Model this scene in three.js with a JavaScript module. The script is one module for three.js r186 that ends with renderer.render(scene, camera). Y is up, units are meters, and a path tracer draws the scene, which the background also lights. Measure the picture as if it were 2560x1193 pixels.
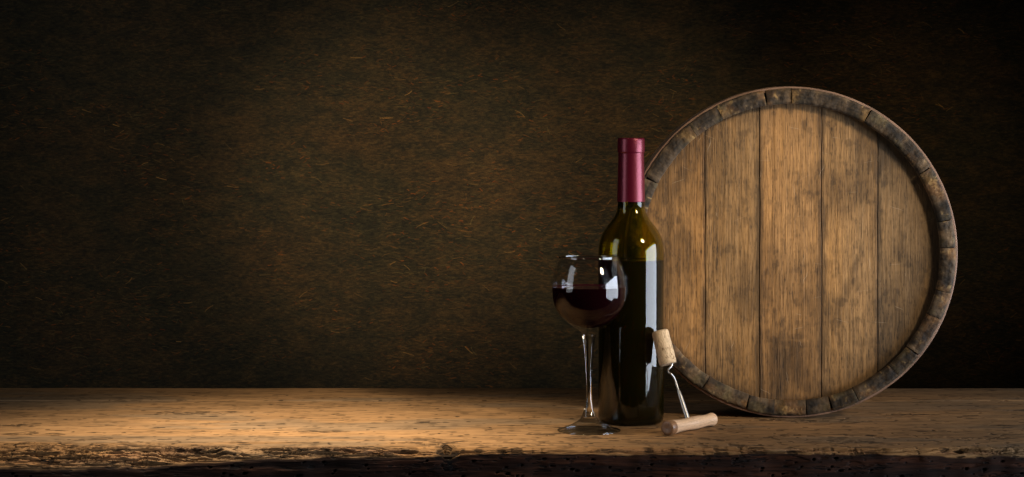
import * as THREE from 'three';
import { mergeVertices } from 'three/addons/utils/BufferGeometryUtils.js';
import { RectAreaLightUniformsLib } from 'three/addons/lights/RectAreaLightUniformsLib.js';

// ---------------------------------------------------------------- camera, lights, exposure
const W = 1024, H = 477;
const scene = new THREE.Scene();
scene.background = new THREE.Color(0.0016, 0.0014, 0.0012);
const camera = new THREE.PerspectiveCamera(13.09, W / H, 0.05, 40);
camera.position.set(0, 0.2892, 2.177);
camera.lookAt(0, 0.2892, 0);
camera.setViewOffset(2560, 1193, 0, 234.5, 2560, 1193);      // shift lens: the camera stays level, verticals stay upright
const renderer = new THREE.WebGLRenderer({ antialias: true });
renderer.setSize(W, H);
renderer.toneMapping = THREE.LinearToneMapping;
renderer.toneMappingExposure = 1;
renderer.shadowMap.enabled = true;
RectAreaLightUniformsLib.init();

function softbox(name, color, radiance, w, h, pos, facing) {
  const l = new THREE.RectAreaLight(color, radiance, w, h);
  l.name = name; l.position.set(...pos);
  l.lookAt(pos[0] + facing[0], pos[1] + facing[1], pos[2] + facing[2]);
  scene.add(l);
}
function spot(name, color, candela, pos, at, halfAngle, penumbra, radius) {
  const s = new THREE.SpotLight(color, candela, 0, halfAngle, penumbra, 2);
  s.name = name; s.position.set(...pos); s.target.position.set(...at);
  s.castShadow = true; s.shadow.radius = radius; s.shadow.mapSize.set(2048, 2048);
  scene.add(s); scene.add(s.target);
}
// tall window softbox to the right, narrow one to the left, three warm lamps above
softbox('softbox_lamp', new THREE.Color(0.86, 0.93, 1.05), 10.4, 1.80, 0.80, [1.627, 0.02, 0.751], [-0.92, 0, 0.39]);
softbox('strip_lamp', new THREE.Color(0.92, 0.95, 1.0), 2.2, 0.46, 0.90, [-1.0, 0.455, 0.62], [1.0, -0.05, -0.25]);
spot('table_lamp', new THREE.Color(1.0, 0.83, 0.62), 22, [-0.27, 1.65, 0.22], [-0.235, 0, 0.14], 0.222, 1, 7);
spot('barrel_lamp', new THREE.Color(1.0, 0.80, 0.55), 20.5, [1.22, 0.97, 1.10], [0.205, 0.215, -0.03], 0.132, 1, 12);
for (const [x, cd] of [[-0.66, 3.4], [-0.24, 25], [0.20, 14], [0.72, 5]])      // a row of wall washers high above the table
  spot('wall_lamp', new THREE.Color(1.0, 0.80, 0.55), cd, [x, 1.6, 1.5], [x, 0.205, -1.82], 0.112, 1, 5);

// ---------------------------------------------------------------- helpers
let seed = 12345;
const rnd = () => { seed = (seed * 1664525 + 1013904223) >>> 0; return seed / 4294967296; };
const rr = (a, b) => a + (b - a) * rnd();
const clamp = (x, a = 0, b = 1) => Math.min(b, Math.max(a, x));
const ss = (a, b, x) => { const t = clamp((x - a) / (b - a)); return t * t * (3 - 2 * t); };
const lerp = (a, b, t) => a + (b - a) * t;
function hash(ix, iy) {
  let h = Math.imul(ix, 374761393) ^ Math.imul(iy, 668265263);
  h = Math.imul(h ^ (h >>> 13), 1274126177); h ^= h >>> 16;
  return (h >>> 0) / 4294967296;
}
function vn(x, y) {
  const ix = Math.floor(x), iy = Math.floor(y); let fx = x - ix, fy = y - iy;
  fx = fx * fx * (3 - 2 * fx); fy = fy * fy * (3 - 2 * fy);
  const a = hash(ix, iy), b = hash(ix + 1, iy), c = hash(ix, iy + 1), d = hash(ix + 1, iy + 1);
  return a + (b - a) * fx + (c - a) * fy + (a - b - c + d) * fx * fy;
}
function fbm(x, y, o = 4) { let s = 0, a = 0.5, n = 0; for (let i = 0; i < o; i++) { s += a * vn(x, y); n += a; x = x * 2.03 + 17.1; y = y * 2.03 + 9.7; a *= 0.5; } return s / n; }
const toS = (c) => 255 * (c <= 0.0031308 ? 12.92 * c : 1.055 * Math.pow(c, 1 / 2.4) - 0.055);
function colorTex(w, h, fn) {            // fn(u, v) -> linear rgb
  const d = new Uint8Array(w * h * 4), o = [0, 0, 0];
  for (let y = 0; y < h; y++) for (let x = 0; x < w; x++) {
    fn((x + 0.5) / w, (y + 0.5) / h, o); const i = (y * w + x) * 4;
    d[i] = clamp(toS(clamp(o[0])), 0, 255); d[i + 1] = clamp(toS(clamp(o[1])), 0, 255); d[i + 2] = clamp(toS(clamp(o[2])), 0, 255); d[i + 3] = 255;
  }
  return finish(new THREE.DataTexture(d, w, h), true);
}
function greyTex(w, h, fn) {
  const d = new Uint8Array(w * h * 4);
  for (let y = 0; y < h; y++) for (let x = 0; x < w; x++) { const i = (y * w + x) * 4; d[i] = d[i + 1] = d[i + 2] = clamp(fn((x + 0.5) / w, (y + 0.5) / h)) * 255; d[i + 3] = 255; }
  return finish(new THREE.DataTexture(d, w, h), false);
}
function finish(t, srgb) {
  t.magFilter = THREE.LinearFilter; t.minFilter = THREE.LinearMipmapLinearFilter; t.generateMipmaps = true;
  t.wrapS = t.wrapT = THREE.MirroredRepeatWrapping; if (srgb) t.colorSpace = THREE.SRGBColorSpace; t.needsUpdate = true; return t;
}
function mesh(name, geo, mat, parent = scene) {
  const m = new THREE.Mesh(geo, mat); m.name = name; m.castShadow = m.receiveShadow = true; parent.add(m); return m;
}
function thing(name, label, category, pos) {
  const g = new THREE.Group(); g.name = name; g.position.set(...pos); g.userData = { label, category }; scene.add(g); return g;
}
function gridGeo(nu, nv, fn) {            // fn(i, j) -> {p:[x,y,z], uv:[u,v], c:[r,g,b]}
  const P = new Float32Array(nu * nv * 3), U = new Float32Array(nu * nv * 2), C = new Float32Array(nu * nv * 3); const idx = [];
  for (let j = 0; j < nv; j++) for (let i = 0; i < nu; i++) {
    const k = j * nu + i, r = fn(i, j); P.set(r.p, k * 3); U.set(r.uv, k * 2); C.set(r.c || [1, 1, 1], k * 3);
  }
  for (let j = 0; j < nv - 1; j++) for (let i = 0; i < nu - 1; i++) { const a = j * nu + i, b = a + 1, c = a + nu, d = c + 1; idx.push(a, c, b, b, c, d); }
  const g = new THREE.BufferGeometry();
  g.setAttribute('position', new THREE.BufferAttribute(P, 3)); g.setAttribute('uv', new THREE.BufferAttribute(U, 2)); g.setAttribute('color', new THREE.BufferAttribute(C, 3));
  g.setIndex(idx); g.computeVertexNormals(); return g;
}
function spline(pts, n) {                 // smooth profile of [radius, height] points
  const c = new THREE.CatmullRomCurve3(pts.map(([r, y]) => new THREE.Vector3(r, y, 0)), false, 'centripetal');
  return c.getPoints(n).map((p) => new THREE.Vector2(Math.max(p.x, 0), p.y));
}
const V2 = (r, y) => new THREE.Vector2(r, y);

// ---------------------------------------------------------------- wall: pressed fibre board far behind the table
const WALL_Z = -1.823;
{
  const TW = 2048, TH = 1024, cv = document.createElement('canvas'), bv = document.createElement('canvas');
  cv.width = bv.width = TW; cv.height = bv.height = TH;
  const c = cv.getContext('2d'), b = bv.getContext('2d');
  const im = c.createImageData(TW, TH), ib = b.createImageData(TW, TH);
  for (let y = 0; y < TH; y++) for (let x = 0; x < TW; x++) {
    const n = fbm(x / 6.5, y / 2.8, 4), m = fbm(x / 190 + 5, y / 130, 4), q = fbm(x / 33 + 50, y / 20 + 3, 3), f = hash(x, y + 991);
    const l = 0.62 + 0.55 * (n - 0.5) + 0.25 * (f - 0.5) + 0.22 * (q - 0.5), warm = ss(0.30, 0.72, m * 0.45 + q * 0.35 + n * 0.2);
    const i = (y * TW + x) * 4;
    im.data[i] = lerp(72, 92, warm) * l * 1.25; im.data[i + 1] = lerp(64, 69, warm) * l * 1.25; im.data[i + 2] = lerp(42, 40, warm) * l * 1.25; im.data[i + 3] = 255;
    const h = 120 + 130 * (n - 0.5) + 30 * (f - 0.5); ib.data[i] = ib.data[i + 1] = ib.data[i + 2] = h; ib.data[i + 3] = 255;
  }
  c.putImageData(im, 0, 0); b.putImageData(ib, 0, 0);
  c.lineCap = b.lineCap = 'round';
  const strand = (x, y, len, ang, w, col, al, hgt) => {
    al *= 0.30 + 0.95 * ss(0.36, 0.66, fbm(x / 120 + 70, y / 90 + 20, 3));      // strands lie in drifts
    const dx = Math.cos(ang) * len / 2, dy = Math.sin(ang) * len / 2, k = rr(-0.35, 0.35) * len;
    for (const [g, s, a] of [[c, col, al], [b, hgt, Math.min(1, al * 1.2)]]) {
      g.globalAlpha = a; g.strokeStyle = s; g.lineWidth = w; g.beginPath(); g.moveTo(x - dx, y - dy);
      g.quadraticCurveTo(x - dy * k / len, y + dx * k / len, x + dx, y + dy); g.stroke();
    }
  };
  for (let i = 0; i < 26000; i++) {                         // short horizontal fuzz, dark and light
    const dark = rnd() < 0.45;
    strand(rr(0, TW), rr(0, TH), rr(4, 15), rr(-0.35, 0.35), rr(0.6, 1.5), dark ? '#16150e' : rnd() < 0.5 ? '#a0602a' : '#7a6a44', rr(0.15, 0.5), dark ? '#303030' : '#c0c0c0');
  }
  for (let i = 0; i < 5200; i++)                            // rusty flecks
    strand(rr(0, TW), rr(0, TH), rr(2, 9), rr(-0.9, 0.9), rr(0.9, 2.4), rnd() < 0.7 ? '#b05a20' : '#94441a', rr(0.2, 0.6), '#c8c8c8');
  for (let i = 0; i < 2400; i++)                            // straw strands
    strand(rr(0, TW), rr(0, TH), rr(6, 24), rr(-1.0, 1.0) * (rnd() < 0.8 ? 0.5 : 1.5), rr(0.6, 1.2), rnd() < 0.6 ? '#b87a40' : '#a08450', rr(0.2, 0.6), '#e0e0e0');
  for (let i = 0; i < 260; i++)                             // the few bright ones
    strand(rr(0, TW), rr(0, TH), rr(8, 26), rr(-0.9, 0.9), rr(0.8, 1.5), '#e0a058', rr(0.4, 0.85), '#ffffff');
  c.globalAlpha = b.globalAlpha = 1;
  const map = finish(new THREE.CanvasTexture(cv), true), bump = finish(new THREE.CanvasTexture(bv), false);
  const g = new THREE.BoxGeometry(5.2, 3.4, 0.06), p = g.attributes.position, uv = g.attributes.uv;
  for (let i = 0; i < p.count; i++) uv.setXY(i, (p.getX(i) + 1.05) / 2.1, (p.getY(i) + 0.72) / 0.86);
  const m = mesh('wall', g, new THREE.MeshStandardMaterial({ map, bumpMap: bump, bumpScale: 0.0012, roughness: 0.95, color: new THREE.Color(0.76, 0.76, 0.60) }));
  m.position.set(0, 0.5, WALL_Z - 0.03);
  m.userData = { kind: 'structure', label: 'dark brown pressed fibre board wall with straw coloured strands behind the table' };
}

// ---------------------------------------------------------------- table: two thick old boards, the front one eaten away at its edge
const FRONT_Z = 0.206, SEAM_Z = -0.173, BACK_Z = -0.297, THICK = 0.075;
{
  const table = thing('wooden_table', 'old worm-eaten wooden table of two thick boards with a ragged crumbling front edge', 'table', [0, 0, 0]);
  // colour and relief of the top, in metres: u spans x -1.0..1.0? the lens sees about 1.2 m, mirrored beyond
  const X0 = -0.62, XS = 1.28, ZS = 0.5;
  const dashes = [];
  for (let i = 0; i < 1700; i++) {
    const z = FRONT_Z - Math.pow(rnd(), 1.7) * 0.47, near = ss(-0.3, 0.2, z), big = Math.pow(rnd(), 4);
    dashes.push([rr(X0, X0 + XS), z, rr(0.0010, 0.0032) + 0.010 * big * rnd(), rr(0.0011, 0.0026) + 0.0022 * big * near, rr(0.3, 1), rr(-0.12, 0.12)]);
  }
  for (let k = 0; k < 24; k++) {                           // clusters of worm tracks
    const cx = rr(X0, X0 + XS), cz = FRONT_Z - Math.pow(rnd(), 1.5) * 0.30, w = rr(0.02, 0.07), d = rr(0.008, 0.024);
    for (let i = 0; i < 34; i++) dashes.push([cx + rr(-1, 1) * rnd() * w, cz + rr(-1, 1) * rnd() * d, rr(0.0010, 0.0065), rr(0.0010, 0.0028), rr(0.5, 1), rr(-0.1, 0.1)]);
  }
  const TW = 2048, TH = 1024, pit = new Float32Array(TW * TH);
  for (const [x, z, hl, hw, a, sl] of dashes) {
    const px = (x - X0) / XS * TW, py = (FRONT_Z - z) / ZS * TH, rx = hl / XS * TW, ry = Math.max(hw / ZS * TH, 1.2);
    for (let j = Math.floor(py - ry * 3); j <= py + ry * 3; j++) for (let i = Math.floor(px - rx * 1.3); i <= px + rx * 1.3; i++) {
      if (i < 0 || j < 0 || i >= TW || j >= TH) continue;
      const u = (i - px) / rx, w = 0.6 * (vn(i * 0.22, j * 0.3 + x * 900) - 0.5), v = (j - py - sl * (i - px)) / ry + w * 2;
      const e = u * u + v * v; if (e < 1.4) pit[j * TW + i] = Math.max(pit[j * TW + i], a * (1 - ss(0.6, 1.2, e)));
    }
  }
  const map = colorTex(TW, TH, (u, v, o) => {
    const x = X0 + u * XS, z = FRONT_Z - v * ZS, wob = 0.012 * (fbm(x * 5, z * 6, 3) - 0.5);
    const g1 = fbm(x * 9, (z + wob) * 110, 4), g2 = fbm(x * 46 + 40, (z + wob) * 240, 3), blot = fbm(x * 14 + 3, z * 14 + 7, 4), big = fbm(x * 2.6 + 11, z * 7 + 1, 3);
    const por = ss(0.60, 0.76, fbm(x * 85, z * 330 + 30, 2)) * 0.38;
    let l = 0.80 + 0.50 * (g1 - 0.5) + 0.45 * (g2 - 0.5) + 0.34 * (blot - 0.5) + 0.5 * (big - 0.5) - por;
    const gr = ss(0.48, 0.68, fbm(x * 6 + 31, z * 22 + 4, 4));       // greyed patches
    const p = pit[Math.floor(v * TH) * TW + Math.floor(u * TW)];
    l *= lerp(0.74, 0.12, p);
    o[0] = l * lerp(0.52, 0.40, gr); o[1] = l * lerp(0.292, 0.255, gr); o[2] = l * lerp(0.125, 0.135, gr);
  });
  const bump = greyTex(TW, TH, (u, v) => {
    const x = X0 + u * XS, z = FRONT_Z - v * ZS, wob = 0.012 * (fbm(x * 5, z * 6, 3) - 0.5);
    return 0.62 + 0.25 * (fbm(x * 9, (z + wob) * 110, 4) - 0.5) + 0.2 * (fbm(x * 60, z * 300, 3) - 0.5) - 0.5 * pit[Math.floor(v * TH) * TW + Math.floor(u * TW)];
  });
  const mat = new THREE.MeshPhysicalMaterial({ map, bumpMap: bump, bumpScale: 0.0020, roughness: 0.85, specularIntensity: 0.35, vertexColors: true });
  const U = (x, z) => [(x - X0) / XS, (FRONT_Z - z) / ZS];
  // columns: fine where the lens looks
  const xs = []; for (let x = -1.05; x < -0.60; x += 0.006) xs.push(x); for (let x = -0.60; x < 0.64; x += 0.00095) xs.push(x); for (let x = 0.64; x <= 0.72; x += 0.006) xs.push(x);
  // how wide and deep the edge is eaten, along x
  const wear = (x) => clamp(1.0 * (1 - ss(-0.47, -0.20, x)) + 0.34 * (1 - ss(-0.2, 0.0, x)) + 0.22 * ss(0.30, 0.5, x) + 0.16 + 0.5 * (fbm(x * 9 + 2, 4.4, 3) - 0.5), 0.1, 1.1);
  const holes = [[-0.062, 0.182, 0.0085, 0.012, 0.014], [-0.078, 0.170, 0.008, 0.007, 0.004], [-0.060, 0.200, 0.013, 0.008, 0.006], [0.425, 0.196, 0.010, 0.004, 0.005], [0.52, 0.190, 0.009, 0.004, 0.006], [-0.31, 0.190, 0.006, 0.003, 0.005], [-0.20, 0.197, 0.014, 0.0035, 0.006]];
  const rowsTop = 150, rowsEdge = 100, rowsFace = 64, rows = rowsTop + rowsEdge + rowsFace + 2;
  const worms = []; for (let i = 0; i < 110; i++) { const q = rr(0.0008, 0.0017); worms.push([rr(-0.55, 0.56), -rr(0.008, 0.034), q * rr(1, 2.2), q * rr(0.7, 1)]); }
  const g = gridGeo(xs.length, rows, (i, j) => {
    const x = xs[i], w = wear(x), wd = 0.010 + 0.034 * w, dr = 0.0040 + 0.0150 * w + 0.0050 * (fbm(x * 26 + 6, 1.7, 4) - 0.5) * (0.5 + w);      // depth along the top and drop down the face
    const line = 0.010 * (fbm(x * 4, 8.1, 3) - 0.5) + 0.004 * (fbm(x * 40, 2.7, 2) - 0.5);
    let z, y, a = 0, c = [1, 1, 1];
    if (j < rowsTop) {
      const t = j / rowsTop; z = lerp(SEAM_Z, FRONT_Z - wd, 1 - Math.pow(1 - t, 1.2)); y = 0;
      if (j === 0) y = -0.012; else if (j === 1) { z = SEAM_Z + 0.0006; y = -0.0022; }
      y += 0.0012 * (fbm(x * 5, z * 40, 2) - 0.5) * ss(0, 0.03, z - SEAM_Z);
    } else if (j < rowsTop + rowsEdge) {
      const t = (j - rowsTop) / (rowsEdge - 1), th = t * Math.PI / 2, pw = lerp(0.35, 0.85, clamp(w));
      z = FRONT_Z - wd + wd * Math.pow(Math.sin(th), pw + 0.1); y = -dr * (1 - Math.pow(Math.cos(th), pw + 0.25));
      a = Math.sin(Math.min(1, t * 1.12) * Math.PI);
      const s = t * (wd + dr);
      // splintery terraces that run along the grain
      const sl = (xx, q) => { const wx = xx + 0.010 * (vn(xx * 40, q * 260) - 0.5); const h = fbm(wx * 20, q * 250 + 5 + 0.8 * vn(wx * 60, 3), 3) * 8, fl = Math.floor(h); return (fl + ss(0.72, 1, h - fl)) / 8 + 0.10 * (hash(fl, Math.floor(wx * 60 + fl * 0.37)) - 0.5); };
      const terr = sl(x, s), up1 = sl(x, s - 0.0014), n2 = fbm(x * 70 + 9, s * 900, 3), big = fbm(x * 26 + 3, s * 90 + 2, 3);
      const step = clamp((terr - up1) * 9), crack = Math.max(ss(0.05, 0.0, Math.abs(n2 - 0.5)) * ss(0.42, 0.58, vn(x * 22 + 4, s * 110)), step * 0.8);
      const amp = 0.42 + 0.58 * ss(0.12, 0.6, w), d = a * amp * ((0.5 - terr) * 0.015 + (0.5 - n2) * 0.004 + (0.5 - big) * 0.010 - crack * 0.0045);
      y += d * 0.85 - a * 0.0012; z += d * 0.6 * t;
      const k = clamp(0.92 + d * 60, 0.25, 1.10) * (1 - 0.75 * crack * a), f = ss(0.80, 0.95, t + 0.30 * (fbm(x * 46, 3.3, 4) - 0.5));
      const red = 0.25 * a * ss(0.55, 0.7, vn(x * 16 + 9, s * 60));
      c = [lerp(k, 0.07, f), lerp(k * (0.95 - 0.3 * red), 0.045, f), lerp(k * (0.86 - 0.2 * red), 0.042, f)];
      if (j === rowsTop + rowsEdge - 1) z = FRONT_Z;
      z += line * t;
    } else {
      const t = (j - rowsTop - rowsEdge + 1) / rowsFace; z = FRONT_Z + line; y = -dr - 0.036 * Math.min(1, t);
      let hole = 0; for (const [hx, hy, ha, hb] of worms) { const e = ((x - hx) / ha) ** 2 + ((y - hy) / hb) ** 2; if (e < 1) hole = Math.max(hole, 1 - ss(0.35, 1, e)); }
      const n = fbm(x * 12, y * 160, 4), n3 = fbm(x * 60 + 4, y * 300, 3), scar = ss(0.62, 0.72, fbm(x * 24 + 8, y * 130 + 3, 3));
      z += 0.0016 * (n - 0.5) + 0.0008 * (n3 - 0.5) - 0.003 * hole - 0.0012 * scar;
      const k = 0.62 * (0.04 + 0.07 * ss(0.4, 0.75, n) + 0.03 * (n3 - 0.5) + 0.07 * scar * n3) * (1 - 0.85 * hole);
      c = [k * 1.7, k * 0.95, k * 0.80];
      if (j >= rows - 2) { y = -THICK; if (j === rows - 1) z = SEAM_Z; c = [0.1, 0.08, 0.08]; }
    }
    for (const [hx, hz, rx, rz, dp] of holes) {
      const e = ((x - hx) / rx) ** 2 + ((z - hz) / rz) ** 2 + 0.8 * (fbm(x * 160, z * 240, 2) - 0.5);
      if (e < 1.2 && y > -0.02) { const m = 1 - ss(0.3, 1.1, e); y -= dp * m; const k = lerp(1, 0.05, ss(0.1, 0.8, m)); c = c.map((q) => q * k); }
    }
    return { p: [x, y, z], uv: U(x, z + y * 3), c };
  });
  mesh('plank', g, mat, table).userData.label = 'wide front board with crumbling splintered edge';
  // narrow back board
  const bp = [[SEAM_Z - 0.0045, -THICK], [SEAM_Z - 0.0045, -0.004], [SEAM_Z - 0.0050, -0.0014], [SEAM_Z - 0.0066, -0.0004]];
  for (let k = 1; k <= 40; k++) bp.push([lerp(SEAM_Z - 0.0066, BACK_Z + 0.002, k / 40), -0.0003]);
  bp.push([BACK_Z + 0.0006, -0.0009], [BACK_Z, -0.003], [BACK_Z, -THICK]); bp.reverse();
  const xb = []; for (let x = -1.05; x <= 0.721; x += 0.004) xb.push(x);
  mesh('plank', gridGeo(xb.length, bp.length, (i, j) => {
    const x = xb[i], [z, y] = bp[j], e = 0.0015 * (fbm(x * 18, 5.5, 3) - 0.5);
    return { p: [x, y + 0.0008 * (fbm(x * 6, z * 30, 2) - 0.5), z + (z > -0.2 ? e : e * 0.6)], uv: U(x, z), c: y < -0.0025 ? [0.3, 0.25, 0.22] : [1, 1, 1] };
  }), mat, table).userData.label = 'narrow back board';
}

// ---------------------------------------------------------------- barrel, head towards the lens
{
  const B = thing('oak_barrel', 'small weathered oak barrel lying on its side, round planked head facing forward', 'barrel', [0.2935, 0.1758, -0.0145]); B.rotation.y = -0.06;
  const R = 0.1733, RI = 0.1555, RH = 0.1585, BELLY = 0.0028, LEN = 0.245, DEEP = 0.0115;
  // oak of the head: upright grain, stains, scratches and painted edge shade; uv = metres over a 0.34 m square
  const seams = [-0.0893, -0.0319, 0.0336, 0.0925];
  const S = 0.34, N = 1400;
  const scr = []; for (let i = 0; i < 60; i++) scr.push([rr(-0.15, 0.15), rr(-0.15, 0.15), rr(0.002, 0.010), rr(-0.5, 0.5) + (rnd() < 0.5 ? 0 : 1.57), rr(0.25, 0.8)]);
  const light = new Float32Array(N * N);
  for (const [sx, sy, hl, an, a] of scr) for (let t = -1; t <= 1; t += 0.01) {
    const px = Math.round((sx + Math.cos(an) * hl * t + 0.0004 * Math.sin(t * 5)) / S * N + N / 2), py = Math.round((sy + Math.sin(an) * hl * t) / S * N + N / 2);
    if (px > 1 && py > 1 && px < N - 2 && py < N - 2) { light[py * N + px] = Math.max(light[py * N + px], a * (1 - t * t)); light[py * N + px + 1] = Math.max(light[py * N + px + 1], 0.6 * a * (1 - t * t)); }
  }
  const tone = [[1.0, 0.94, 0.80], [0.93, 0.92, 0.84], [1.05, 1.0, 0.90], [1.04, 1.04, 1.0], [0.70, 0.75, 0.82]];
  const map = colorTex(N, N, (u, v, o) => {
    const x = (u - 0.5) * S, y = (v - 0.5) * S; let k = 0; while (k < 4 && x > seams[k] + 0.0012 * (fbm(y * 20, k * 7.7, 2) - 0.5)) k++;
    const off = k * 3.7, wob = 0.006 * (fbm(x * 14 + off, y * 7, 3) - 0.5), xx = x + wob;
    const g1 = fbm(xx * 210 + off * 9, y * 9 + off, 4), g2 = fbm(xx * 900 + off, y * 70, 3), ray = fbm(xx * 330, y * 130 + off, 3), blot = fbm(x * 22 + off, y * 13 + off, 4), big = fbm(x * 9 + 4, y * 9 + 2, 3);
    let l = 0.86 + 0.36 * (g1 - 0.5) + 0.75 * (g2 - 0.5) + 0.36 * (ray - 0.5) + 0.55 * (blot - 0.5);
    const por = ss(0.56, 0.74, fbm(xx * 1500 + off, y * 230 + 8, 2)) * 0.30; l -= por;
    let sd = 1; for (let q = 0; q < 4; q++) sd = Math.min(sd, Math.abs(x - seams[q]));
    const stain = ss(0.007, 0.0, sd + 0.010 * (fbm(x * 60, y * 30 + 1, 4) - 0.36)) * 0.8;          // dirt drawn into the joints
    const dirty = ss(0.50, 0.72, fbm(x * 26 + 60, y * 17 + 33, 5)) * 0.5 + ss(0.46, 0.7, big) * 0.30;
    const rim = ss(0.149, 0.158, Math.hypot(x, y) + 0.006 * (fbm(x * 50, y * 50, 3) - 0.5)) * 0.45 + 0.34 * ss(0.105, 0.158, Math.hypot(x, y) + 0.03 * (fbm(x * 22, y * 22 + 8, 4) - 0.5)) * (0.6 + 0.4 * ss(-0.1, 0.1, x + y));  // croze grime, plus broad chime shade painted into the wood, deeper upper right
    const m1 = ss(1.15, 0.55, Math.hypot((x - 0.006 + (y + 0.098) * 0.9) / 0.016, (y + 0.098) / 0.0045) + 0.8 * (fbm(x * 240, y * 240, 3) - 0.5)) * 0.3;
    const m2 = ss(1.15, 0.55, Math.hypot((x - 0.008) / 0.012, (y + 0.090) / 0.0032) + 0.9 * (fbm(x * 240 + 9, y * 240, 3) - 0.5)) * 0.3;
    const m3 = ss(1.2, 0.4, Math.hypot((x - 0.064 - (y + 0.03) * 0.35) / 0.006, (y + 0.028) / 0.035) + 0.9 * (fbm(x * 130, y * 90, 3) - 0.5)) * 0.5;
    const fleck = ss(0.60, 0.75, fbm(x * 130 + 5, y * 95 + 5, 4)) * 0.35;
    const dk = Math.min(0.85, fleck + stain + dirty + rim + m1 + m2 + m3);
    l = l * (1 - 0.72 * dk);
    const [tr, tg, tb] = tone[k]; const s = light[Math.floor(v * N) * N + Math.floor(u * N)];
    const warm = 0.5 + 0.9 * (fbm(xx * 60 + off, y * 6, 3) - 0.5);
    o[0] = l * lerp(0.35, 0.455, warm) * tr; o[1] = l * lerp(0.212, 0.238, warm) * tg; o[2] = l * lerp(0.098, 0.078, warm) * tb;
    for (let c = 0; c < 3; c++) o[c] = lerp(o[c], [0.62, 0.50, 0.36][c], s * 0.7);
  });
  const bump = greyTex(1024, 1024, (u, v) => { const x = (u - 0.5) * S, y = (v - 0.5) * S; return 0.5 + 0.4 * (fbm(x * 210, y * 9, 4) - 0.5) + 0.35 * (fbm(x * 800, y * 45, 2) - 0.5); });
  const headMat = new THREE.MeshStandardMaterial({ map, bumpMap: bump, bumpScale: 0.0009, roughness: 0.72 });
  const edges = [-RH, ...seams, RH];
  for (let k = 0; k < 5; k++) {
    const gap = 0.00035, a = edges[k] + (k ? gap : 0), b = edges[k + 1] - (k < 4 ? gap : 0), sh = new THREE.Shape(), up = [], dn = [];
    const n = 24;
    for (let i = 0; i <= n; i++) {
      const x = k === 0 ? lerp(a, b, 1 - (1 - i / n) ** 2 * 1) : k === 4 ? lerp(a, b, 1 - (1 - i / n) ** 2) : lerp(a, b, i / n), h = Math.sqrt(Math.max(0, RH * RH - x * x));
      up.push([k === 0 ? lerp(a, b, (i / n) ** 2) : x, 0]); up[i][1] = Math.sqrt(Math.max(0, RH * RH - up[i][0] ** 2));
    }
    for (const [x, h] of up) dn.push([x, -h]);
    const wob = (x, y) => { let r = x; for (let q = 0; q < 4; q++) if (Math.abs(x - seams[q]) < 0.0005) r += 0.0016 * (fbm(y * 22 + q * 5, q * 3.1, 2) - 0.5); return r; };
    const side = []; const m = 30;
    const [x0, h0] = up[0], [x1, h1] = up[n];
    up.forEach(([x, h], i) => i ? sh.lineTo(wob(x, h), h) : sh.moveTo(wob(x, h), h));
    if (h1 > 1e-6) for (let i = 1; i < m; i++) { const y = lerp(h1, -h1, i / m); sh.lineTo(wob(x1, y), y); }
    for (let i = n; i >= 0; i--) sh.lineTo(wob(dn[i][0], dn[i][1]), dn[i][1]);
    if (h0 > 1e-6) for (let i = 1; i < m; i++) { const y = lerp(-h0, h0, i / m); sh.lineTo(wob(x0, y), y); }
    const g = new THREE.ExtrudeGeometry(sh, { depth: 0.014, bevelEnabled: true, bevelThickness: 0.0007, bevelSize: 0.0005, bevelOffset: -0.0005, bevelSegments: 2, curveSegments: 1 });
    g.translate(0, 0, -DEEP - 0.0147 + [0.0003, -0.0002, 0.0004, 0, -0.0004][k]);
    const p = g.attributes.position, uv = g.attributes.uv; for (let i = 0; i < p.count; i++) uv.setXY(i, p.getX(i) / S + 0.5, p.getY(i) / S + 0.5);
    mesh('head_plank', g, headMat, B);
  }
  // back head, one disc of boards out of sight
  // staves: joints read off round the rim (degrees, anticlockwise from the right)
  const J = [1.9, 11.7, 31.3, 40.2, 60.6, 89.4, 99.0, 116.6, 128.6, 152.6, 165, 178, 192, 205, 217, 237.3, 254.2, 264.0, 276.0, 284.8, 294.5, 311.0, 320.9, 335.9, 345.7];
  const SN = 1024, SM = 256;
  const grime = colorTex(SN, SM, (u, v, o) => {            // u: metres round the rim / 0.6, v: metres / 0.15
    const x = u * 0.6, y = v * 0.15;
    const a = fbm(x * 70, y * 90, 5), b = fbm(x * 180 + 40, y * 170, 4), c = fbm(x * 45 + 9, y * 60 + 4, 4), d = fbm(x * 520, y * 420, 3), gr = fbm(x * 40, y * 600, 3);
    let l = 0.026 + 0.092 * ss(0.40, 0.78, a) + 0.06 * (b - 0.5) + 0.05 * (gr - 0.5); l = Math.max(0.007, l * (0.55 + 0.9 * d));
    const pale = ss(0.62, 0.76, b * 0.75 + c * 0.25) * ss(0.35, 0.6, d), rust = ss(0.52, 0.68, c), grn = ss(0.55, 0.72, fbm(x * 60 + 77, y * 60 + 5, 3));
    o[0] = l * lerp(1.18, 1.4, rust) + 0.20 * pale; o[1] = l * lerp(0.80, 0.74, rust) * lerp(1, 1.12, grn) + 0.14 * pale; o[2] = l * lerp(0.44, 0.28, rust) + 0.055 * pale;
  });
  const grimeBump = greyTex(SN, SM, (u, v) => { const x = u * 0.6, y = v * 0.15; return 0.5 + 0.6 * (fbm(x * 110, y * 110, 5) - 0.5) + 0.3 * (fbm(x * 420, y * 360, 3) - 0.5); });
  const staveMat = new THREE.MeshStandardMaterial({ map: grime, bumpMap: grimeBump, bumpScale: 0.0022, roughness: 0.85, vertexColors: true });
  const zs = [0, 0.04, 0.09, 0.1225, 0.155, 0.2, LEN];
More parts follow.
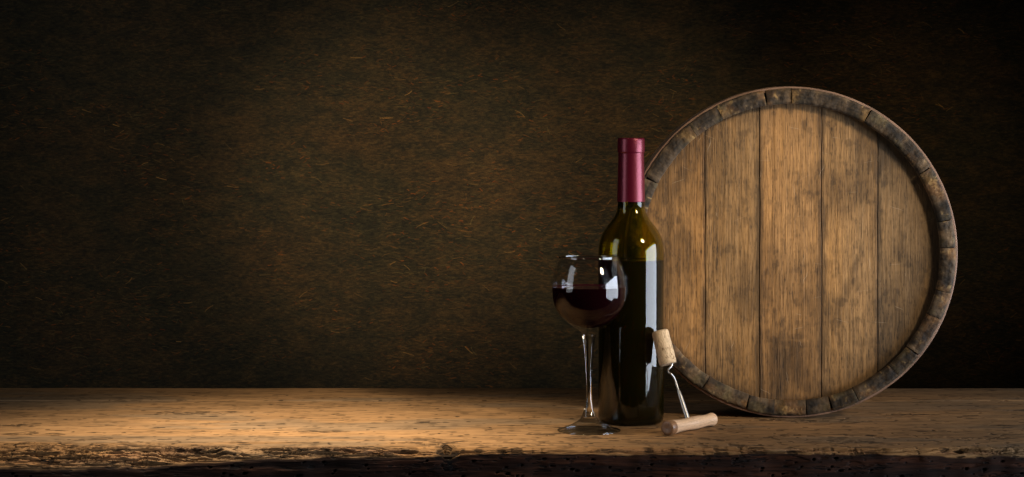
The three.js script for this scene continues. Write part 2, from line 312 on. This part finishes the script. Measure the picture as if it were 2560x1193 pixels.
  for (let k = 0; k < J.length; k++) {
    const a0 = J[k], a1 = k + 1 < J.length ? J[k + 1] : J[0] + 360, gap = rr(0.09, 0.16), n = Math.max(6, Math.round((a1 - a0) / 1.0)), dz = rr(-0.0009, 0.0006), dR = rr(-0.0004, 0.0002), tint = rr(0.86, 1.14), slant = rr(-0.6, 0.6);
    const prof = [];                                        // [radius, z] loop: inside wall, worn front edge, outside, back
    prof.push([RH + 0.0012, -DEEP - 0.03], [RH + 0.0006, -DEEP + 0.0], [RI + 0.0020, -0.009], [RI + 0.0012, -0.0045], [RI + 0.0018, -0.0022], [RI + 0.0034, -0.0007], [RI + 0.0058, 0]);
    prof.push([lerp(RI, R, 0.5), 0.0003], [R - 0.004, 0], [R - 0.0014, -0.0007], [R - 0.0004, -0.002]);
    for (const z of zs.slice(1)) prof.push([R + BELLY * (1 - ((z - LEN / 2) / (LEN / 2)) ** 2), -z]);
    prof.push([RI, -LEN], [RI, -LEN + 0.02]);
    const uo = rr(0, 5), nu = n + 1 + 4;
    const g = gridGeo(prof.length, nu, (i, j) => {
      const [r0, z0] = prof[i]; const cap = j === 0 || j === nu - 1, jj = clamp(j - 2, 0, n);
      let a = lerp(a0 + gap, a1 - gap, jj / n), r = r0, z = z0, edge = j <= 1 || j >= nu - 2;
      if (edge) { z -= 0.0006; }                            // eased arris beside the joint
      if (cap) { r = lerp(r0, (R + RI) / 2, 0.9); z = Math.min(z0, -0.004); }
      const fr = z0 > -0.02 ? 1 : 0, nz = fbm(a * 0.9, r * 260, 3) - 0.5;
      z += fr * (dz + 0.0022 * nz) - (r > R - 0.003 ? 0.0006 * Math.abs(nz) : 0); r += dR + fr * 0.0012 * (fbm(a * 0.55 + 3, z0 * 90, 3) - 0.5);
      if (!cap) a += slant * (r - RI) / (R - RI) * (z0 > -0.03 ? 1 : 0) * 0.8;
      const t = a * Math.PI / 180, out = z0 < -0.003 && r0 > R - 0.001, ins = z0 < -0.004 && r0 < RI + 0.004;
      const c = cap ? 0.08 : edge ? 0.5 : out ? 3.0 : ins ? 1.5 : tint;
      return { p: [Math.cos(t) * r, Math.sin(t) * r, z], uv: [uo + t * 0.165 / 0.6, (r * 1.0 + (fr ? -z * 0.7 : -z)) / 0.15], c: [c, c * 0.97, c * (out ? 0.85 : 0.94)] };
    });
    mesh('stave', g, staveMat, B);
  }
  // band of rusty hoop just behind the rim, and its twin at the back
  const hoopMap = colorTex(512, 64, (u, v, o) => { const n = fbm(u * 60, v * 6, 4), l = 0.75 + 0.7 * (n - 0.5); o[0] = 0.33 * l; o[1] = 0.20 * l; o[2] = 0.135 * l; });
  const hoopMat = new THREE.MeshStandardMaterial({ map: hoopMap, roughness: 0.55, metalness: 0.15 });
  for (const [z0, s] of [[-0.0035, 1], [-LEN + 0.0035, -1]]) {
    const pts = [V2(R - 0.003, 0), V2(R + 0.0010, 0), V2(R + 0.0016, 0.0006), V2(R + 0.0026, 0.026), V2(R + 0.0022, 0.0268), V2(R - 0.003, 0.0268)];
    const g = new THREE.LatheGeometry(pts, 160); g.rotateX(-Math.PI / 2 * s); g.translate(0, 0, z0);
    const m = mesh('hoop', g, hoopMat, B);
  }
  // the far head closes the barrel
  const bg = new THREE.CylinderGeometry(RI + 0.001, RI + 0.001, 0.014, 64); bg.rotateX(Math.PI / 2); bg.translate(0, 0, -LEN + 0.02);
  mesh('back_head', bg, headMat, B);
}

// ---------------------------------------------------------------- wine materials
const wineMat = new THREE.MeshPhysicalMaterial({ color: new THREE.Color(0.006, 0.0008, 0.0014), ior: 1.34, roughness: 0.3, specularIntensity: 0 });
const wineTop = new THREE.MeshPhysicalMaterial({ color: new THREE.Color(0.035, 0.004, 0.009), ior: 1.34, roughness: 0.02 });

// ---------------------------------------------------------------- bottle
const BX = 0.1240, BZ = 0.012;
{
  const b = thing('wine_bottle', 'tall dark olive wine bottle with a burgundy foil capsule between glass and barrel', 'bottle', [BX, 0, BZ]);
  const k = 0.0004187, Y = (y) => (1053.5 - y) * k;
  const side = [[81.5, 1038], [81.7, 980], [81.7, 880], [81.8, 760], [82, 690], [82.2, 655], [81.6, 625], [78, 600], [70.8, 582], [59, 564.5], [46.5, 548], [38.5, 535], [34.6, 520], [33.2, 505], [31.5, 470], [29.5, 400], [29, 352]];
  const outer = [V2(0.0001, 0.003), V2(0.018, 0.0022), V2(0.026, 0.0008), V2(0.0290, 0.0000), V2(0.0312, 0.0008), V2(0.0330, 0.0026)];
  outer.push(...spline(side.map(([r, y]) => [r * k, Y(y)]), 110));
  const th = 0.0028;
  const inner = spline(side.slice(0, -1).concat([[28, 356]]).map(([r, y]) => [r * k - (y < 520 ? 0.0045 : th), Y(y)]), 110).reverse();
  inner[inner.length - 1] = V2(81.5 * k - th, Y(1034));
  inner.push(V2(0.0296, 0.0045), V2(0.024, 0.0036), V2(0.012, 0.0048), V2(0.0001, 0.0056));
  const glass = new THREE.MeshPhysicalMaterial({ color: new THREE.Color(0.62, 0.58, 0.08), transmission: 0.994, thickness: 0.01, ior: 1.47, roughness: 0.0, attenuationColor: new THREE.Color(0.76, 0.70, 0.07), attenuationDistance: 0.004 });
  mesh('bottle_glass', new THREE.LatheGeometry([...outer, ...inner], 128), glass, b);
  const lvl = Y(650), eps = 0.0002, w = [V2(0.0001, 0.0054), V2(0.012, 0.0046), V2(0.024, 0.0034), V2(0.0298, 0.0044)];
  const wr = (y) => 81.75 * k - th + eps;
  w.push(V2(81.5 * k - th + eps, Y(1034)), V2(wr(), Y(880)), V2(wr(), Y(760)), V2(82.1 * k - th + eps, lvl + 0.0008));
  const wt = [V2(82.1 * k - th + eps, lvl + 0.0008), V2(82.1 * k - th - 0.0007, lvl + 0.0002), V2(82.1 * k - th - 0.002, lvl), V2(0.0001, lvl)];
  const wb = mesh('wine', new THREE.LatheGeometry(w, 96), wineMat, b);
  mesh('wine_surface', new THREE.LatheGeometry(wt, 96), wineTop, wb);
  const cap = [[34.8, 504.5], [34.9, 503.5], [34.2, 480], [33.2, 440], [32.4, 405], [31.9, 386], [31.9, 383.5], [33.2, 381.5], [33.9, 379.5], [33.9, 365], [33.6, 350], [32.6, 346.6], [30.5, 345.6], [0.1, 345.4]].map(([r, y]) => V2(r * k, Y(y)));
  cap.unshift(V2(34.2 * k, Y(504.5)));
  const cm = new THREE.MeshPhysicalMaterial({ color: new THREE.Color(0.13, 0.0055, 0.022), roughness: 0.33, metalness: 0.55, clearcoat: 0.25, clearcoatRoughness: 0.3,
    bumpMap: greyTex(256, 256, (u, v) => fbm(u * 40, v * 60, 3)), bumpScale: 0.00012 });
  const capG = new THREE.LatheGeometry(cap, 96);
  mesh('capsule', capG, cm, b);
}

// ---------------------------------------------------------------- wine glass
{
  const g = thing('wine_glass', 'round stemmed wine glass half full of red wine in front of the bottle', 'wine glass', [(1472.5 - 1280) * 2.1006 / 5200, 0, 2.177 - 2.1006]);
  const k = 0.000404, Y = (y) => (1078 - y) * k, P = (a) => a.map(([r, y]) => [r * k, Y(y)]);
  const bowlO = P([[75.6, 645], [80.2, 655], [85.5, 669], [91, 691], [93.8, 716], [93.6, 733], [92, 748], [88, 764], [80, 780], [69, 794], [54, 808], [37, 819], [26, 826], [20.5, 832], [17, 839]]);
  const stemO = P([[17, 839], [14.8, 848], [13.2, 860], [11.4, 880], [9.2, 906], [7.5, 934], [6.9, 968], [8.0, 998], [11.0, 1018], [15.5, 1034], [21, 1046], [28, 1053]]);
  const footO = P([[28, 1053], [38, 1059], [50, 1064.5], [64, 1070], [74, 1073.4]]);
  const bo = spline(bowlO, 90), so = spline(stemO, 70), fo = spline(footO, 30);
  fo.push(V2(76.5 * k, Y(1074.4)), V2(77.4 * k, Y(1075.6)), V2(77.2 * k, Y(1077.2)), V2(76 * k, Y(1078)), V2(60 * k, Y(1077.2)), V2(30 * k, Y(1075)), V2(0.0001, Y(1073.5)));
  const th = 0.0011;
  const innerPts = P([[75.6, 645], [80.2, 655], [85.5, 669], [91, 691], [93.8, 716], [93.6, 733], [92, 748], [88, 764], [80, 779], [69, 791.5], [54, 804], [37, 813], [20, 818.5], [0.3, 820]]).map(([r, y]) => [Math.max(0.0001, r - th), y]);
  const bi = spline(innerPts, 90);
  const rim = [V2(75.6 * k - th, Y(645)), V2(75.6 * k - 0.85 * th, Y(643.9)), V2(75.6 * k - 0.5 * th, Y(643.4)), V2(75.6 * k - 0.15 * th, Y(643.9)), V2(75.6 * k, Y(645))];
  const clear = new THREE.MeshPhysicalMaterial({ color: 0xffffff, transmission: 1, thickness: 0.01, ior: 1.55, roughness: 0 });
  const thin = new THREE.MeshPhysicalMaterial({ color: new THREE.Color(0.96, 0.97, 0.98), transmission: 1, thickness: 0, ior: 1.8, roughness: 0, specularIntensity: 0.44 });
  const bowlPts = [...bo.slice().reverse(), ...rim.slice(1, -1).reverse(), ...bi.filter((p) => p.y > Y(722))];
  const ring = (r, y, a, b) => { const q = []; for (let i = 0; i <= 14; i++) { const t = -i / 14 * Math.PI * 2; q.push(V2(r + Math.cos(t) * a, y + Math.sin(t) * b)); } return new THREE.LatheGeometry(q.reverse(), 128); };
  mesh('rim', ring(75.6 * k - th * 0.5, Y(643.6), 0.00075, 0.0008), clear, g);
  mesh('foot_edge', ring(76.3 * k, Y(1076.0), 0.0011, 0.0008), clear, g);
  mesh('bowl', new THREE.LatheGeometry(bowlPts, 128), thin, g);
  mesh('stem', new THREE.LatheGeometry(so.slice().reverse(), 64), clear, g);
  mesh('foot', new THREE.LatheGeometry(fo.slice().reverse(), 128), new THREE.MeshPhysicalMaterial({ color: new THREE.Color(0.82, 0.85, 0.88), transmission: 1, thickness: 0, ior: 1.75, roughness: 0 }), g);
  const lvl = Y(719), e = 0.00012, wp = [];
  for (const p of bi.slice().reverse()) if (p.y < lvl - 0.0004) wp.push(V2(p.x > 0.0005 ? p.x + e : 0.0001, p.y - e * 0.7));
  const rw = 93.8 * k - th;
  wp.push(V2(rw + e, lvl + 0.0007));
  const gw = mesh('wine', new THREE.LatheGeometry(wp, 128), wineMat, g);
  mesh('wine_surface', new THREE.LatheGeometry([V2(rw + e, lvl + 0.0007), V2(rw - 0.0006, lvl + 0.0002), V2(rw - 0.0018, lvl), V2(0.0001, lvl)], 128), wineTop, gw);
}

// ---------------------------------------------------------------- corkscrew leaning on the bottle, and the cork on it
const vec = (a) => new THREE.Vector3(...a);
function along(geo, from, to) {            // turns +y geometry (0..1 of its own length) to run from -> to
  const d = vec(to).sub(vec(from)).normalize(); geo.applyQuaternion(new THREE.Quaternion().setFromUnitVectors(new THREE.Vector3(0, 1, 0), d)); geo.translate(...from); return geo;
}
{
  const L = [0.1545, 0.0077, 0.101], Rt = [0.2075, 0.0068, 0.026], len = vec(Rt).sub(vec(L)).length();
  const origin = [0.181, 0, 0.0635];
  const c = thing('corkscrew', 'corkscrew with turned wooden handle and steel screw leaning against the bottle', 'corkscrew', [origin[0] - 0.0008, 0, origin[2] + 0.0115]);
  const rel = (p) => [p[0] - origin[0], p[1] - origin[1], p[2] - origin[2]];
  const r0 = 0.0077, r1 = 0.0068;
  const prof = [[0, 0.0005], [0.0012, 0.0007], [0.0014, 0.0002], [0.0038, 0.0004], [0.0040, 0.0001], [0.0055, 0.0003], [r0 - 0.0014, 0.0003], [r0 - 0.0004, 0.0011], [r0, 0.0028], [r0 - 0.0001, 0.0060]].map(([r, y]) => V2(Math.max(r, 0.00005), y));
  prof.push(...spline([[r0 - 0.0003, 0.009], [0.0066, 0.018], [0.0060, 0.030], [0.0062, 0.042], [0.0067, 0.052], [0.0064, 0.066], [0.0059, 0.076], [0.0063, len - 0.008], [r1, len - 0.0035], [r1 - 0.0003, len - 0.0014], [r1 - 0.0012, len - 0.0002], [0.00005, len]], 70));
  const map = colorTex(512, 512, (u, v, o) => {
    const a = u * 6.283, cx = Math.cos(a), sx = Math.sin(a), n = fbm(cx * 5 + 9 + 2.2 * vn(v * 3, 4), sx * 5 + v * 2.2, 4), f = fbm(cx * 46 + 60, sx * 46 + v * 9, 3), fl = ss(0.66, 0.74, fbm(u * 90, v * 26, 2));
    const end = v < 0.135 ? ss(0.135, 0.12, v) : 0, l = 0.86 + 0.5 * (n - 0.5) + 0.3 * (f - 0.5) - 0.22 * fl;
    o[0] = lerp(0.74, 0.25, end) * l; o[1] = lerp(0.50, 0.13, end) * l; o[2] = lerp(0.315, 0.062, end) * l;
  });
  mesh('handle', along(new THREE.LatheGeometry(prof, 72), rel(L), rel(Rt)), new THREE.MeshPhysicalMaterial({ map, roughness: 0.42, clearcoat: 0.25, clearcoatRoughness: 0.35 }), c);
  const steel = new THREE.MeshStandardMaterial({ color: new THREE.Color(0.46, 0.45, 0.44), metalness: 1, roughness: 0.40 });
  const s0 = [0.1790, 0.010, 0.0625], s1 = [0.1697, 0.0403, 0.0525], sl = vec(s1).sub(vec(s0)).length();
  const sp = [[0.0026, -0.004], [0.0025, 0.002], [0.0024, sl * 0.45], [0.0022, sl * 0.75], [0.0017, sl * 0.93], [0.0014, sl * 0.985], [0.0009, sl]].map(([r, y]) => V2(r, y));
  mesh('shaft', along(new THREE.LatheGeometry(sp, 32), rel(s0), rel(s1)), steel, c);
  const up = (px, py, d) => [(px - 1280) * d / 5200, 0.2892 - (py - 362) * d / 5200, 2.177 - d];
  const wirePts = [[1695.6, 973, 2.1247], [1692, 961, 2.126], [1688, 949, 2.1272], [1683.6, 939.5, 2.127], [1677.5, 932.5, 2.1255], [1671.5, 928, 2.1268], [1670, 923.5, 2.129], [1673, 918.5, 2.132], [1678, 913.5, 2.134], [1680, 906, 2.135], [1676, 896, 2.135]].map((p) => vec(rel(up(...p))));
  mesh('screw_wire', new THREE.TubeGeometry(new THREE.CatmullRomCurve3(wirePts), 90, 0.00105, 14), steel, c);

  const cb = [0.1603, 0.0649, 0.0430], ct = [0.1523, 0.0984, 0.0345], cl = vec(ct).sub(vec(cb)).length(), cr = 0.0088;
  const k = thing('wine_cork', 'pale speckled wine cork stuck on the end of the corkscrew', 'cork', [cb[0] - 0.0008, cb[1], cb[2] + 0.0115]);
  const cork = colorTex(512, 512, (u, v, o) => {
    const n = fbm(u * 26, v * 18, 4), s = ss(0.60, 0.72, fbm(u * 60 + 7, v * 38, 3)) * ss(0.38, 0.62, fbm(u * 9 + 2, v * 6, 2)), f = fbm(u * 150, v * 90, 2), p = ss(0.70, 0.78, fbm(u * 95 + 33, v * 60 + 9, 2));
    const l = 0.82 + 0.45 * (n - 0.5) + 0.3 * (f - 0.5); const q = Math.min(1, s * 0.75 + p * 0.5);
    o[0] = lerp(0.74, 0.24, q) * l; o[1] = lerp(0.55, 0.135, q) * l; o[2] = lerp(0.345, 0.06, q) * l;
  });
  const cbump = greyTex(512, 512, (u, v) => 0.6 + 0.3 * (fbm(u * 120, v * 80, 3) - 0.5) - 0.5 * ss(0.62, 0.72, fbm(u * 60 + 7, v * 38, 3)));
  const cp = [[0.0002, 0], [0.0074, 0], [0.0082, 0.0003], [0.0087, 0.0010], [cr + 0.0001, 0.0022], [cr + 0.0002, 0.010], [cr, 0.02], [cr - 0.0001, cl - 0.0022], [cr - 0.0005, cl - 0.0008], [cr - 0.0012, cl - 0.0001], [0.0002, cl]].map(([r, y]) => V2(r, y));
  mesh('cork_body', along(new THREE.LatheGeometry(cp, 64), [0, 0, 0], [ct[0] - cb[0], ct[1] - cb[1], ct[2] - cb[2]]), new THREE.MeshStandardMaterial({ map: cork, bumpMap: cbump, bumpScale: 0.0004, roughness: 0.9 }), k);
}

renderer.render(scene, camera);
